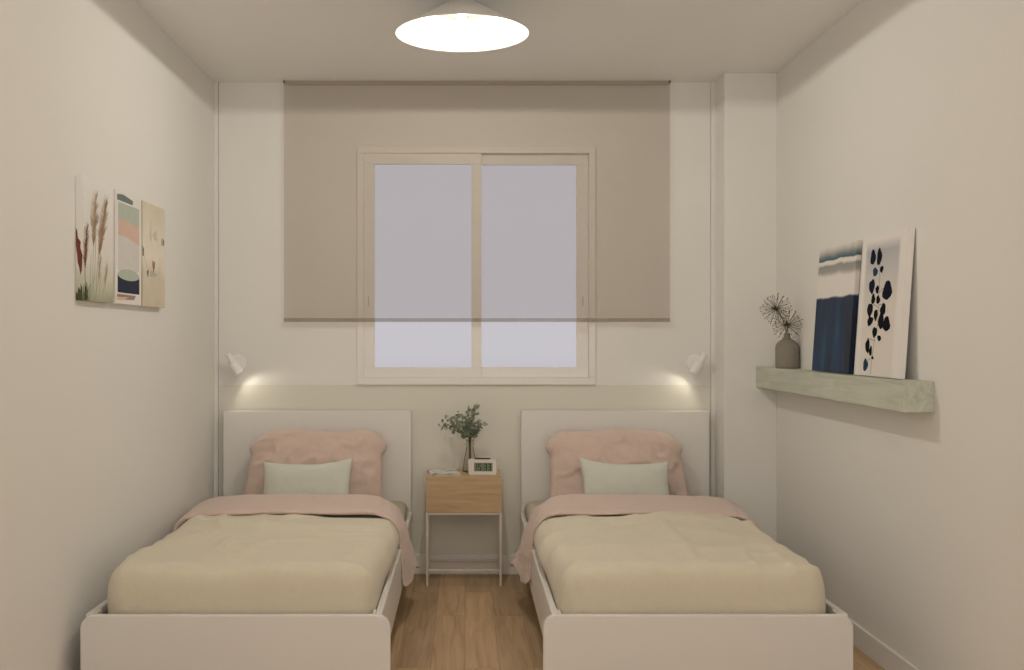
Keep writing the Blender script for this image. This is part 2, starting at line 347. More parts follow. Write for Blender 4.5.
# all bed pieces are written for the left bed and mirrored (x -> .0115 - x) for the right one
def make_bed(mir, seed, side):
    fx = (lambda x: .0115-x) if mir else (lambda x: x)
    other = 'right' if mir else 'left'
    def put(m, name, mt, base, parent=None, **k):
        m.v = [(fx(v[0])-base[0], v[1]-base[1], v[2]-base[2]) for v in m.v]
        if parent: return m.build(name, mt, parent, **k)
        return m.build(name, mt, loc=base, **k)
    B = (fx(-.742), 4.36, 0)
    bed = thing('single_bed', f'white single bed frame standing along the {other} wall with a plain headboard', 'bed', B)
    # headboard
    m = MB(); m.box(-1.2167, -.2715, 5.357, 5.387, .0, .831); put(m, 'headboard', M_bed, B, bed, bevel=.003)
    # footboard with rounded top corners
    poly = []; x0, x1, zt, r = -1.218, -.2364, .3235, .042
    poly += [(x0, 0), (x1, 0)]
    for k in range(11): a = k/10*PI/2; poly.append((x1-r+r*math.cos(a), zt-r+r*math.sin(a)))
    for k in range(11): a = PI/2+k/10*PI/2; poly.append((x0+r+r*math.cos(a), zt-r+r*math.sin(a)))
    m = MB(); m.prism(poly, 3.370, 3.394); put(m, 'footboard', M_bed, B, bed, bevel=.003)
    def rail(xa, xb, widen):
        m = MB(); m.prism([(xa, .136), (xb, .136), (xb, .322), (xa, .322)], 3.3942, 5.3568)
        put(m, 'side_rail', M_bed, B, bed, bevel=.004)
        e0, e1 = ((widen, xa-.0003) if widen < xa else (xb+.0003, widen))
        m = MB(); m.prism([(e0, .15), (e1, .15), (e1, .3215), (e0, .3215)], 3.3942, 3.455)
        put(m, 'corner_block', M_bed, B, bed, bevel=.0015)
    rail(-.287, -.265, -.2965); rail(-1.210, -1.188, -1.178)
    m = MB()
    for k in range(12): y = 3.46+k*.16; m.box(-1.186, -.289, y, y+.08, .150, .164)
    put(m, 'slats', M_oak, B, bed)
    # mattress
    def dm(v):
        c = (1-((v.x+.742)/.46)**2)
        if v.z > .3: v.z += .006*c
        h_ = sstep(4.75, 4.95, v.y)*sstep(.322, .345, v.z); v.x += h_*.024*(1 if v.x > -.74 else -.5)
        return v
    m = rbox(-1.165, -.306, 3.45, 5.352, .165, .385, .05, 30, 50, 8, dm)
    tag(put(m, 'mattress', M_sheet, (B[0], 4.38, .165), smooth=True), f'beige sheeted mattress of the {other} bed, showing beside the headboard', 'mattress')
    # duvet
    def dd(v):
        x, y, z = v
        u = (x+.735)/.455; vv = (y-3.42)/1.45
        top = sstep(.36, .43, z)
        # overall crown and waviness
        cp = sstep(4.34, 4.45, y)
        z += top*(.012*(1-min(1, u*u)) + .009*nz3(x+seed, y, 0, 2.2) + .006*nz3(x*1.5+seed, y*2.2, 3, 3.0))
        # soft cloth creases
        wx = x+.12*nz3(x, y, seed+5, 2.5); wy = y+.2*nz3(x, y, seed+9, 2.0)
        r1 = 1-abs(nz3(wx*.9, wy*2.6, seed, 1.9))*2.6
        z += top*.024*max(0, r1)**2*(.35+.65*sstep(.25, .8, vv))*(1-cp)
        r2 = 1-abs(nz3(wx*2.4, wy*1.0, seed+20, 2.6))*3.0
        z += top*.011*max(0, r2)**2*(1-cp)
        z -= top*.020*cp; x -= .024*cp*sstep(.75, 1, u)*sstep(.318, .34, v.z)
        # sides
        sd = sstep(.75, 1, abs(u))
        if u > 0:
            # lies over the rail towards the head end, tucks inside at the foot
            x += (.026*sstep(.06, .4, vv)*sstep(.318, .37, v.z) + .007*nz3(y*3, v.z*2, seed, 1.6)*sstep(.32, .36, v.z))*sd
        else:
            x -= (.010*nz3(y*3, v.z*3, seed+2, 1.6))*sd*sstep(.32, .36, v.z)
            z -= .012*sd*top*sstep(.2, 1, vv)
        fr = sstep(.08, 0, vv) if False else (1-sstep(0, .06, vv))
        y += fr*.006*nz3(x*4, z*3, seed+3, 1.5)
        return Vector((x, y, z))
    m = rbox(-1.166, -.2915, 3.412, 4.70, .272, .456, .075, 76, 110, 10, dd, rz=.085, open_bottom=True)
    du = put(m, 'duvet', M_duvet, (B[0], 4.13, .325), smooth=True)
    so = du.modifiers.new('thick', 'SOLIDIFY'); so.thickness = .006; so.offset = -1
    tag(du, f'beige green linen duvet spread over the {other} bed', 'duvet')
    # folded pink blanket: path across the bed for the front edge and for the back edge
    F0 = [(-1.236, .345), (-1.222, .400), (-1.185, .447), (-1.12, .472), (-1.0, .482), (-.74, .488), (-.5, .484), (-.40, .484), (-.335, .474), (-.289, .446), (-.262, .39), (-.252, .31), (-.249, .24), (-.245, .172)]
    F1 = [(-1.245, .36), (-1.240, .412), (-1.215, .448), (-1.155, .478), (-1.0, .492), (-.74, .498), (-.52, .494), (-.43, .490), (-.37, .474), (-.312, .438), (-.268, .375), (-.245, .30), (-.222, .23), (-.197, .170)]
    def catm(P, t):
        n = len(P)-1; t = min(max(t, 0), .99999)*n; i = int(t); f = t-i
        p = [P[max(0, min(n, i+k))] for k in (-1, 0, 1, 2)]
        return [.5*((2*p[1][a])+(-p[0][a]+p[2][a])*f+(2*p[0][a]-5*p[1][a]+4*p[2][a]-p[3][a])*f*f+(-p[0][a]+3*p[1][a]-3*p[2][a]+p[3][a])*f**3) for a in (0, 1)]
    nu, nv, H = 150, 30, .030
    vs = []; fs = []
    def sect(t, q):        # q 0..1 around the flattened roll
        # perimeter param of a stadium: width = along y, thickness = along path normal
        a = 2*PI*q
        cy = math.cos(a); cz = math.sin(a)
        cyy = math.copysign(abs(cy)**.55, cy); czz = math.copysign(abs(cz)**.75, cz)
        g = .5+.5*cyy        # 0 front, 1 back
        P0 = catm(F0, t); P1 = catm(F1, t)
        x = P0[0]*(1-g)+P1[0]*g; z = P0[1]*(1-g)+P1[1]*g
        e = .004
        A = catm(F0, t-e); Bq = catm(F0, t+e); A1 = catm(F1, t-e); B1 = catm(F1, t+e)
        tx = (Bq[0]-A[0])*(1-g)+(B1[0]-A1[0])*g; tz = (Bq[1]-A[1])*(1-g)+(B1[1]-A1[1])*g
        L_ = math.hypot(tx, tz) or 1; nxn, nzn = -tz/L_, tx/L_
        taper = min(1, (t/.03)**.5 if t < .03 else 1, ((1-t)/.02)**.5 if t > .98 else 1)
        hang = sstep(.72, 1, t)
        hh = H*(1-.25*hang)*(.25+.75*taper)
        # ruffles: stronger on the hanging side
        ruf = .006*nz3(t*9, g*1.6, seed+1, 1)+hang*.012*nz3(g*5, t*3, seed+4, 1)+.0035*nz3(t*24, g*4, seed+2, 1)+.002*nz3(t*50, g*12, seed+2, 1)
        off = -hh/2+hh/2*czz + ruf*(1 if czz > -.2 else .3)
        y0 = 4.425+.012*nz3(t*7, 0, seed+7, 1)+hang*.0; y1 = 4.85+.012*nz3(t*6, 3, seed+8, 1)-hang*.02
        y = y0*(1-g)+y1*g
        dz = hang*sstep(.93, 1, t)*(.018*math.sin(g*7+seed)+.01*nz3(g*6, 1, seed, 1))
        return (x+nxn*off, y, z+nzn*off+dz)
    for i in range(nu+1):
        t = i/nu
        for k in range(nv*2): vs.append(sect(t, k/(nv*2)))
    n2 = nv*2
    for i in range(nu):
        for k in range(n2): k2 = (k+1) % n2; fs.append((i*n2+k, i*n2+k2, (i+1)*n2+k2, (i+1)*n2+k))
    fs.append(tuple(range(n2))); fs.append(tuple(nu*n2+k for k in range(n2)))
    m = MB(); m.add(vs, fs)
    tag(put(m, 'blanket', M_pink, (B[0], 4.64, .45), smooth=True), f'pink blanket folded across the {other} bed and hanging down towards the nightstand', 'blanket')

    # pink pillow standing against the headboard
    def cushion(wd, ht, th, nx, nz_, outline, wr, sd):
        V = []; Fc = []
        def pt(u, v, s):
            x, z = outline(u, v)
            e = max(0, (1-abs(u)**3.2))*max(0, (1-abs(v)**3.2))
            d = th/2*e**.42
            d *= 1+.0*u
            y = -s*d
            n_ = wr*(nz3(u*1.6+sd, v*1.4, sd, 1.6)+.6*nz3(u*3.1+sd, v*2.8, sd+4, 1.5))
            rr = max(0, 1-abs(nz3(u*1.2+.3*v, v*1.1-.5*u, sd+8, 2.3))*3)**2*wr*.9
            edge = max(0, 1-(max(abs(u), abs(v))))
            return Vector((x, y-s*(n_+rr)*min(1, e*2), z))
        for s in (1, -1):
            o = len(V)
            for j in range(nz_+1):
                for i in range(nx+1):
                    a = -1+2*i/nx; b = -1+2*j/nz_
                    u = math.sin(a*PI/2)*.6+a*.4; v = math.sin(b*PI/2)*.6+b*.4
                    V.append(pt(u, v, s))
            for j in range(nz_):
                for i in range(nx):
                    a = o+j*(nx+1)+i; q = (a, a+1, a+nx+2, a+nx+1); Fc.append(q if s == 1 else q[::-1])
        return V, Fc
    def out_p(u, v):
        W_, H_ = .327, .200
        x = u*W_; z = v*H_
        # rounded upper corners with small ears, sides pinched below the ears
        if v > 0:
            c = max(0, abs(u)-.70)/.30; z -= .036*c**1.8*sstep(.2, 1, v)
        if v > .35:
            x *= 1-.07*sstep(.76, 1.0, v)
        x *= 1+.034*math.exp(-((v-.66)/.20)**2)
        x *= 1-.022*math.exp(-((v-.36)/.13)**2)
        x += .016*v
        x *= 1+.035*sstep(.2, -1, v) if False else 1+.05*(1-sstep(-1, .2, v))
        z += .006*math.sin(u*5+seed)*sstep(.5, 1, v)
        return x, z
    def weld(V, Fc, name, mt, pivot, tilt, roll, label, cat, scale=1):
        m = MB()
        R = Matrix.Rotation(roll, 3, 'Y') @ Matrix.Rotation(-tilt, 3, 'X')
        V = [R @ v for v in V]
        zmin = 0
        m.add([v+Vector(pivot) for v in V], Fc)
        o = put(m, name, mt, (fx(pivot[0]), pivot[1], pivot[2]), smooth=True)
        bm = bmesh.new(); bm.from_mesh(o.data); bmesh.ops.remove_doubles(bm, verts=bm.verts, dist=.0004); bmesh.ops.recalc_face_normals(bm, faces=bm.faces); bm.to_mesh(o.data); bm.free()
        for p in o.data.polygons: p.use_smooth = True
        return tag(o, label, cat)
    V, Fc = cushion(.66, .38, .15, 60, 44, out_p, .014, seed)
    weld(V, Fc, 'pillow', M_pink, (-.733, 5.225, .548), .20, 0, f'large pink pillow leaning on the headboard of the {other} bed', 'pillow')
    def out_c(u, v):
        W_, H_ = .212, .118
        x = u*W_*(1-.045*(1-v*v))-.0; z = v*H_*(1-.12*(1-abs(u)**2.2)*(1 if v > 0 else .5))
        if u > 0 and v > 0: z += .022*u*u*v; x += .008*u*u*v
        return x, z
    V, Fc = cushion(.42, .26, .10, 44, 30, out_c, .0022, seed+11)
    weld(V, Fc, 'cushion', M_mint, (-.754, 5.065, .494), .33, 0, f'small sage green cushion propped in front of the pink pillow on the {other} bed', 'cushion')
make_bed(False, 3.3, 'left')
make_bed(True, 8.7, 'right')

# ---------------------------------------------------------------- nightstand
NX0, NX1, NY0, NY1 = -.1885, .178, 5.145, 5.386
NB = (-.005, 5.27, 0)
ns = thing('nightstand', 'small oak nightstand on a thin white metal frame between the two beds', 'nightstand', NB)
def npart(m, n, mt, parent=None, **k):
    m.v = [(v[0]-NB[0], v[1]-NB[1], v[2]-NB[2]) for v in m.v]
    return m.build(n, mt, parent or ns, **k)
m = MB()
m.box(NX0, NX1, NY0+.002, NY1, .519, .533); m.box(NX0, NX1, NY0+.002, NY1, .357, .370)
m.box(NX0, NX0+.013, NY0+.002, NY1, .370, .519); m.box(NX1-.013, NX1, NY0+.002, NY1, .370, .519); m.box(NX0+.013, NX1-.013, NY1-.008, NY1, .370, .519)
npart(m, 'cabinet', M_oak, bevel=.001)
m = MB(); m.box(NX0+.0005, NX1-.0005, NY0-.012, NY0+.001, .3575, .5325); npart(m, 'drawer_front', M_oak, bevel=.0012)
M_frame = mat('white_steel', (.74, .67, .59, 1), .45)
q = .012
for y in (NY0-.008, NY1-q-.004):
    m = MB(); m.box(NX0, NX1, y, y+q, .345, .357); npart(m, 'top_rail', M_frame, bevel=.0015)
    m = MB(); m.box(NX0+q, NX1-q, y, y+q, .070, .082); npart(m, 'lower_rail', M_frame, bevel=.0015)
for x in (NX0, NX1-q):
    m = MB(); m.box(x, x+q, NY0+q-.008, NY1-q-.004, .345, .357); npart(m, 'side_rail', M_frame, bevel=.0015)
for y in (NY0-.008, NY1-q-.004):
    for x in (NX0, NX1-q):
        m = MB(); m.box(x, x+q, y, y+q, 0, .345); npart(m, 'leg', M_frame, bevel=.0015)
TOP = .533

# alarm clock
ck = thing('alarm_clock', 'white digital alarm clock reading 15:33 on the nightstand', 'clock', (.086, 5.20, TOP), (0, 0, math.radians(-3)))
cw, ch, cd = .137, .074, .045
poly = []
for (cx, cz, a0) in ((cw/2-.008, .008, -90), (cw/2-.008, ch-.008, 0), (-cw/2+.008, ch-.008, 90), (-cw/2+.008, .008, 180)):
    for k in range(6): a = math.radians(a0+k*18); poly.append((cx+.008*math.cos(a), cz+.008*math.sin(a)))
m = MB(); m.prism(poly, -cd/2, cd/2); m.build('clock_case', mat('clock_white', (.80, .745, .68, 1), .35), ck, bevel=.002)
m = MB(); m.prism([(-cw/2+.028, ch+.0005), (cw/2-.030, ch+.0005), (cw/2-.033, ch+.0045), (-cw/2+.031, ch+.0045)], -.012, .012); m.build('snooze_button', M_black, ck, bevel=.001)
scx0, scx1, scz0, scz1 = -.041, .049, .017, .059
m = MB(); m.box(scx0, scx1, -cd/2-.0008, -cd/2+.001, scz0, scz1); scn = m.build('display', mat('lcd_green_grey', (.21, .26, .18, 1), .5), ck, bevel=.0005)
SEG = {'1': 'bc', '5': 'afgcd', '3': 'abgcd'}
dg = MB(); dh, dw, st = .032, .0145, .0038; y0, y1 = -cd/2-.0014, -cd/2-.0007
def digit(ch_, x, z):
    P = {'a': (x, x+dw, z+dh-st, z+dh), 'g': (x, x+dw, z+dh/2-st/2, z+dh/2+st/2), 'd': (x, x+dw, z, z+st),
         'f': (x, x+st, z+dh/2, z+dh), 'e': (x, x+st, z, z+dh/2), 'b': (x+dw-st, x+dw, z+dh/2, z+dh), 'c': (x+dw-st, x+dw, z, z+dh/2)}
    for s_ in SEG[ch_]: a = P[s_]; dg.box(a[0], a[1], y0, y1, a[2], a[3])
for c_, x in (('1', -.0400), ('5', -.0205), ('3', .0075), ('3', .0270)): digit(c_, x, .022)
for zz in (.030, .043): dg.box(-.0012+.001, .0022+.001, y0, y1, zz, zz+.0035)
dg.build('digits', mat('lcd_digits', (.012, .016, .012, 1), .5), scn)

# magazine
mg = thing('magazine', 'glossy black and white magazine lying on the nightstand left of the vase', 'magazine', (-.105, 5.235, TOP), (0, 0, math.radians(12)))
def paper_mat():
    m = bpy.data.materials.new('printed_cover'); m.use_nodes = True; nt = m.node_tree; b = nt.nodes['Principled BSDF']
    tc = nt.nodes.new('ShaderNodeTexCoord'); mp = nt.nodes.new('ShaderNodeMapping'); mp.inputs['Scale'].default_value = (9, 16, 1); mp.inputs['Location'].default_value = (.31, .4, 0)
    nt.links.new(tc.outputs['Object'], mp.inputs[0]); n = nt.nodes.new('ShaderNodeTexNoise'); n.inputs['Scale'].default_value = 1.7; n.inputs['Detail'].default_value = 2; nt.links.new(mp.outputs[0], n.inputs['Vector'])
    c = ramp(nt, n.outputs['Fac'], [(.39, (.02, .02, .022)), (.42, (.4, .38, .37)), (.45, (.84, .82, .80))])
    nt.links.new(c, b.inputs['Base Color']); b.inputs['Roughness'].default_value = .3; return m
m = MB(); m.box(-.067, .067, -.088, .088, .0008, .0078); m.build('pages', mat('paper_edge', (.62, .56, .50, 1), .8), mg)
m = MB(); m.box(-.069, .068, -.0895, .0895, .0078, .0088); m.box(-.069, .068, -.0895, .0895, 0, .0008); m.box(-.070, -.067, -.0895, .0895, 0, .0088)
m.build('cover', paper_mat(), mg, bevel=.0003)

# glass bottle vase with eucalyptus
VX, VY = .024, 5.295
def glass_mat():
    m = bpy.data.materials.new('clear_glass'); m.use_nodes = True; b = m.node_tree.nodes['Principled BSDF']
    b.inputs['Base Color'].default_value = (.90, .89, .86, 1); b.inputs['Transmission Weight'].default_value = 1; b.inputs['Roughness'].default_value = .02; b.inputs['IOR'].default_value = 1.45
    return m
m = MB()
pr = [(.0, .0), (.034, .0), (.037, .004), (.036, .012), (.027, .070), (.0185, .115), (.0155, .132), (.0205, .136), (.0215, .143), (.0165, .147), (.0195, .155), (.021, .160), (.0185, .160),
      (.0145, .150), (.013, .132), (.016, .115), (.0245, .070), (.033, .012), (.031, .007), (.0, .006)]
m.lathe(pr, 36); tag(m.build('bottle_vase', glassy('clear_glass', (.955, .95, .93, 1), 1.1), loc=(VX, VY, TOP), smooth=True), 'clear glass bottle vase with a narrow neck behind the alarm clock', 'vase')
random.seed(5)
eu = thing('eucalyptus_bouquet', 'bushy bunch of green eucalyptus sprigs standing in the glass vase', 'plant', (VX, VY, TOP+.012))
M_leaf = mat('eucalyptus_leaf', (.29, .33, .245, 1), .6, 0, 10, .45, 45, .3)
M_stem = mat('green_stem', (.14, .125, .075, 1), .7)
stm = MB(); lf = MB()
def leaf(p, d, n, L_, W_):
    d = d.normalized(); s_ = d.cross(n)
    if s_.length < .1: s_ = d.cross(Vector((0, 1, .2)))
    s_.normalize(); nn = s_.cross(d)
    pts = []; N_ = 10
    for k in range(N_):
        a = 2*PI*k/N_; pts.append(p+d*(L_/2*(1-math.cos(a)))+s_*(W_/2*math.sin(a))+nn*(.12*W_*abs(math.sin(a))))
    c = p+d*L_/2-nn*.001
    lf.add(pts+[c], [(k, (k+1) % N_, N_) for k in range(N_)])
ends = [(-.150, -.015, .228), (-.120, .01, .268), (-.135, -.04, .250), (-.085, -.05, .275), (-.060, .02, .300), (-.035, -.03, .290), (-.010, -.01, .322), (.035, .0, .338), (.018, .03, .300), (.040, -.04, .262), (.072, -.01, .240), (.055, .02, .215), (-.055, -.06, .235), (.010, -.06, .270), (.015, -.05, .225), (-.095, .03, .235)]
for (ex, ey, ez) in ends:
    P0 = Vector((random.uniform(-.008, .008), random.uniform(-.008, .008), .0)); P1 = Vector((random.uniform(-.006, .006), random.uniform(-.006, .006), .150)); P3 = Vector((ex, ey, .15+(ez-.15)*.88)); P2 = Vector((ex*.35, ey*.4, .15+(ez-.15)*.55))
    pts = [P0.lerp(P1, k/4) for k in range(4)]
    cur = []
    for k in range(11):
        t = k/10; cur.append(P1*(1-t)**2+P2*2*t*(1-t)+P3*t*t)
    stm.tube(pts+cur, [.0016]*4+[.0015-.0009*k/10 for k in range(11)], 6)
    for k in range(2, 11):
        for s_ in (1, -1):
            p = cur[k]; d = (cur[k]-cur[k-1]).normalized(); rnd = Vector((random.uniform(-1, 1), random.uniform(-1, 1), random.uniform(-1, 1))).normalized()
            side = d.cross(rnd).normalized()*s_
            sz = random.uniform(.022, .034)*(1-.35*(k/10))
            leaf(p, side+d*random.uniform(.1, .8), rnd, sz, sz*random.uniform(.65, .85))
stm.build('stems', M_stem, eu, smooth=True); lf.build('leaves', M_leaf, eu, smooth=True)

# ---------------------------------------------------------------- shelf vase and dried alliums
SVX, SVY = 1.4745, 4.875
m = MB(); pr = [(0, 0), (.048, 0), (.0515, .003), (.0525, .010), (.0525, .090), (.051, .102), (.045, .115), (.034, .126), (.021, .134), (.0145, .140), (.0130, .150), (.0150, .160), (.0130, .161), (.0105, .150), (.011, .139), (.018, .130), (.040, .112), (.047, .09), (.047, .01), (0, .008)]
m.lathe(pr, 48); tag(m.build('stoneware_vase', mat('stoneware_grey', (.275, .245, .205, 1), .75, .1, 120, .05, 20), loc=(SVX, SVY, SH), smooth=True), 'matt grey-brown stoneware bottle vase at the far end of the green shelf', 'vase')
M_dry = mat('dried_brown', (.11, .072, .05, 1), .8)
def allium(end, R_, n, sd, label):
    random.seed(sd); t = thing('dried_allium', label, 'dried flower', (SVX, SVY, SH+.02), group='dried alliums in the stoneware vase')
    e = Vector(end); mid = Vector((e.x*.2, e.y*.1, .135))
    pts = []
    for k in range(13):
        s_ = k/12; pts.append(Vector((0, 0, 0))*(1-s_)**2+mid*2*s_*(1-s_)*1.0+e*s_*s_)
    # pass through the neck
    pts = [Vector((0, 0, 0)), Vector((0, 0, .06)), Vector((e.x*.02, 0, .12))]+[(Vector((e.x*.02, 0, .12))*(1-k/8)**2+Vector((e.x*.25, e.y*.2, .12+(e.z-.12)*.7))*2*(k/8)*(1-k/8)+e*(k/8)**2) for k in range(1, 9)]
    m = MB(); m.tube(pts, .0019, 8); m.build('stem', M_dry, t, smooth=True)
    m = MB(); m2 = MB()
    g = PI*(3-5**.5)
    for k in range(n):
        zz = 1-2*(k+.5)/n; r = (1-zz*zz)**.5; d = Vector((r*math.cos(g*k), r*math.sin(g*k), zz)); L_ = R_*random.uniform(.86, 1.05)
        p2 = e+d*L_; m.tube([e, e+d*L_*.5+Vector((0, 0, -.001)), p2], [.0007, .0006, .0006], 4)
        a = d.cross(Vector((.3, .5, .8))).normalized(); b = d.cross(a)
        c0 = p2; L2 = .0028
        m2.add([c0-d*L2, c0+a*L2, c0+b*L2, c0-a*L2, c0-b*L2, c0+d*L2*1.4], [(0, 1, 2), (0, 2, 3), (0, 3, 4), (0, 4, 1), (5, 2, 1), (5, 3, 2), (5, 4, 3), (5, 1, 4)])
        for q_ in range(2):
            dd = (d+Vector((random.uniform(-.5, .5), random.uniform(-.5, .5), random.uniform(-.5, .5)))).normalized(); m.tube([p2, p2+dd*.006], .0006, 4)
    m2.lathe([(.0, -.004), (.004, -.002), (.0045, .001), (.002, .004), (0, .0045)], 10, M=Matrix.Translation(e))
    m.add(m2.v, m2.f); m.build('umbel', M_dry, t)
allium((-.045, .02, .253), .068, 88, 2, 'dried brown allium head on the left, reaching higher above the stoneware vase')
allium((-.007, -.03, .180), .066, 80, 3, 'dried brown allium head on the right, low over the neck of the stoneware vase')

# ---------------------------------------------------------------- canvases
class Art:
    """box canvas seen from -y: x right, z up, origin at the lower left front corner region"""
    def __init__(s, w_, h_, t_): s.m = MB(); s.w, s.h, s.t = w_, h_, t_; s.m.box(0, w_, -t_, 0, 0, h_, 0); s.lay = 0
    def poly(s, pts, mi, lay=1):      # pts in (u, f) with f measured from the top
        y = -s.t-.00015*lay
        P = [(min(max(u, 0), 1)*s.w, y, (1-min(max(f, 0), 1))*s.h) for u, f in pts]
        s.m.add(P, [tuple(range(len(P)))], mi)
    def side(s, pts, mi):             # on the x=0 face; pts (depth fraction from the front, f)
        P = [(-.0002, -s.t+a*s.t, (1-f)*s.h) for a, f in pts]; s.m.add(P, [tuple(range(len(P)))], mi)
    def line(s, pts, wd, mi, lay=1):
        for (u0, f0), (u1, f1) in zip(pts, pts[1:]):
            dx = (u1-u0)*s.w; dz = (f1-f0)*s.h; L_ = math.hypot(dx, dz) or 1; nx_, nz_ = -dz/L_*wd/2/s.w, dx/L_*wd/2/s.h
            s.poly([(u0+nx_, f0+nz_), (u1+nx_, f1+nz_), (u1-nx_, f1-nz_), (u0-nx_, f0-nz_)], mi, lay)
    def blob(s, u, f, ru, rf, mi, lay=1, rot=0, wob=.12, sd=0, n=16, pt=0):
        P = []
        for k in range(n):
            a = 2*PI*k/n; r = 1+wob*math.sin(3*a+sd)+wob*.6*math.sin(5*a+2*sd)
            x = math.cos(a)*ru*s.w*r*(1-pt*abs(math.sin(a))**3); z = math.sin(a)*rf*s.h*r
            P.append((u+(x*math.cos(rot)-z*math.sin(rot))/s.w, f+(x*math.sin(rot)+z*math.cos(rot))/s.h))
        s.poly(P, mi, lay)
def flat(name, col, rough=.8, var=.06, vs=30): return mat(name, col, rough, .05, 400, var, vs, .08)

# three canvases on the left wall
LYs = [(3.480, .303), (3.803, .303), (4.124, .305)]
LZ0, LH, LT = 1.325, .408, .0235
# 1: pampas grass
def grad_canvas(name, stops, axis='Z', scale=1., dist=.05, nscale=4):
    m = bpy.data.materials.new(name); m.use_nodes = True; nt = m.node_tree; b = nt.nodes['Principled BSDF']; N = nt.nodes.new; L = nt.links.new
    tc = N('ShaderNodeTexCoord'); sp = N('ShaderNodeSeparateXYZ'); L(tc.outputs['Object'], sp.inputs[0])
    n = N('ShaderNodeTexNoise'); n.inputs['Scale'].default_value = nscale; n.inputs['Detail'].default_value = 4; L(tc.outputs['Object'], n.inputs['Vector'])
    a = N('ShaderNodeMath'); a.operation = 'MULTIPLY'; L(sp.outputs[axis], a.inputs[0]); a.inputs[1].default_value = scale
    c = N('ShaderNodeMath'); c.operation = 'MULTIPLY_ADD'; L(n.outputs['Fac'], c.inputs[0]); c.inputs[1].default_value = dist*2; L(a.outputs[0], c.inputs[2])
    d = N('ShaderNodeMath'); d.operation = 'SUBTRACT'; L(c.outputs[0], d.inputs[0]); d.inputs[1].default_value = dist
    L(ramp(nt, d.outputs[0], stops), b.inputs['Base Color']); b.inputs['Roughness'].default_value = .75; b.inputs['Specular IOR Level'].default_value = .2
    return m
A = Art(.303, LH, LT)
mats1 = [grad_canvas('pampas_photo_ground', [(.0, (.40, .42, .30)), (.12, (.60, .60, .48)), (.35, (.84, .80, .74)), (1, (.88, .865, .84))], 'Z', 1/LH, .08, 9),
         flat('plume_tan', (.62, .44, .30, 1)), flat('plume_brown', (.50, .31, .20, 1)), flat('plume_red', (.20, .07, .05, 1)), flat('stem_green', (.42, .42, .26, 1)), flat('leaf_dark', (.10, .10, .055, 1)), flat('plume_pale', (.68, .55, .40, 1))]
random.seed(11)
def plume(u0, f0, u1, f1, wd, mi, mi2, lay, n=150):
    """feathery seed head: tip at (u0,f0), base at (u1,f1)"""
    P = []; Q = []
    for k in range(13):
        t = k/12; s_ = .5*wd*(math.sin(PI*min(1, t*.92+.03))**.8)*(.35+.75*t if t < .75 else .9)
        u = u0+(u1-u0)*t; f = f0+(f1-f0)*t; P.append((u-s_*.5, f)); Q.append((u+s_*.5, f))
    A.poly(P+Q[::-1], mi, lay)
    for k in range(n):
        t = random.random()**.8; u = u0+(u1-u0)*t; f = f0+(f1-f0)*t; s_ = wd*(.25+.75*math.sin(PI*min(1, t*.9+.05)))*.5
        du = random.choice((-1, 1))*s_*random.uniform(.3, 1.25)
        A.line([(u, f+.015), (u+du, f-.045)], .0013, random.choice((mi, mi2)), lay+1)
for (a, b_, c_, mi) in (((.33, .50), (.30, .75), (.33, 1), 4), ((.5, .55), (.42, .8), (.40, 1), 4), ((.48, .6), (.55, .8), (.50, 1), 4), ((.25, .62), (.22, .8), (.26, 1), 4), ((.70, .87), (.62, .93), (.6, 1), 4), ((.40, .45), (.36, .8), (.22, 1), 4), ((.06, .75), (.08, .9), (.12, 1), 5), ((.58, .62), (.5, .8), (.36, 1), 4)):
    A.line([a, b_, c_], .004, mi, 1)
plume(.55, .60, .50, .82, .10, 6, 4, 2, 24)
plume(.78, .68, .70, .86, .10, 1, 2, 2, 24)
plume(.40, .11, .32, .54, .25, 1, 6, 3)
plume(.74, .13, .52, .60, .27, 2, 1, 5)
plume(.12, .40, .06, .74, .18, 3, 2, 3, 90)
for k in range(16):
    u = random.uniform(0, .22); A.line([(u, 1), (u+random.uniform(-.04, .05), random.uniform(.84, .95))], .0035, 5, 2)
A.side([(.15, .76), (.05, .64), (.35, .58), (.3, .53), (.7, .50), (.8, .44), (1, .42), (.98, .56), (.8, .64), (.72, .70), (.5, .74), (.35, .80)], 3)
A.side([(.1, .90), (.3, .86), (.35, .92), (.6, .89), (.8, .95), (1, .93), (1, 1), (0, 1)], 5)
tag(A.m.build('canvas_print', mats1, loc=(XL, 3.480, LZ0), rot=(0, 0, PI/2)), 'canvas of tan and dark red pampas grass on the left wall, nearest of three', 'picture', 'three canvases on the left wall')
# 2: abstract shapes
A = Art(.303, LH, LT)
mats2 = [flat('print_paper', (.86, .83, .78, 1)), flat('print_teal', (.20, .235, .22, 1)), flat('print_mint', (.52, .57, .49, 1)), flat('print_peach', (.74, .53, .44, 1)), flat('print_navy', (.045, .05, .085, 1)), flat('print_mauve', (.40, .26, .225, 1)), flat('print_grey', (.72, .69, .65, 1))]
def wavy(f, a, ph, u0, u1, n=12): return [(u0+(u1-u0)*k/n, f+a*math.sin(ph+PI*k/n*1.3)) for k in range(n+1)]
A.poly([(.06, .035), (.30, .02), (.66, .045), (.66, .085), (.06, .085)], 1, 2)
A.poly([(.10, .10), (.92, .10)]+wavy(.285, .022, 3.4, .10, .92)[::-1], 2, 1)
A.poly(wavy(.26, .014, 3.6, .10, .92)+wavy(.41, .022, 3.9, .10, .92)[::-1], 3, 2)
A.poly(wavy(.40, .022, 3.9, .10, .92)+wavy(.70, .01, 0, .10, .92)[::-1], 6, 1)
A.poly([(.08, .735), (.92, .735), (.92, .90), (.08, .90)], 4, 2)
A.blob(.5, .735, .42, .052, 2, 3, wob=.02)
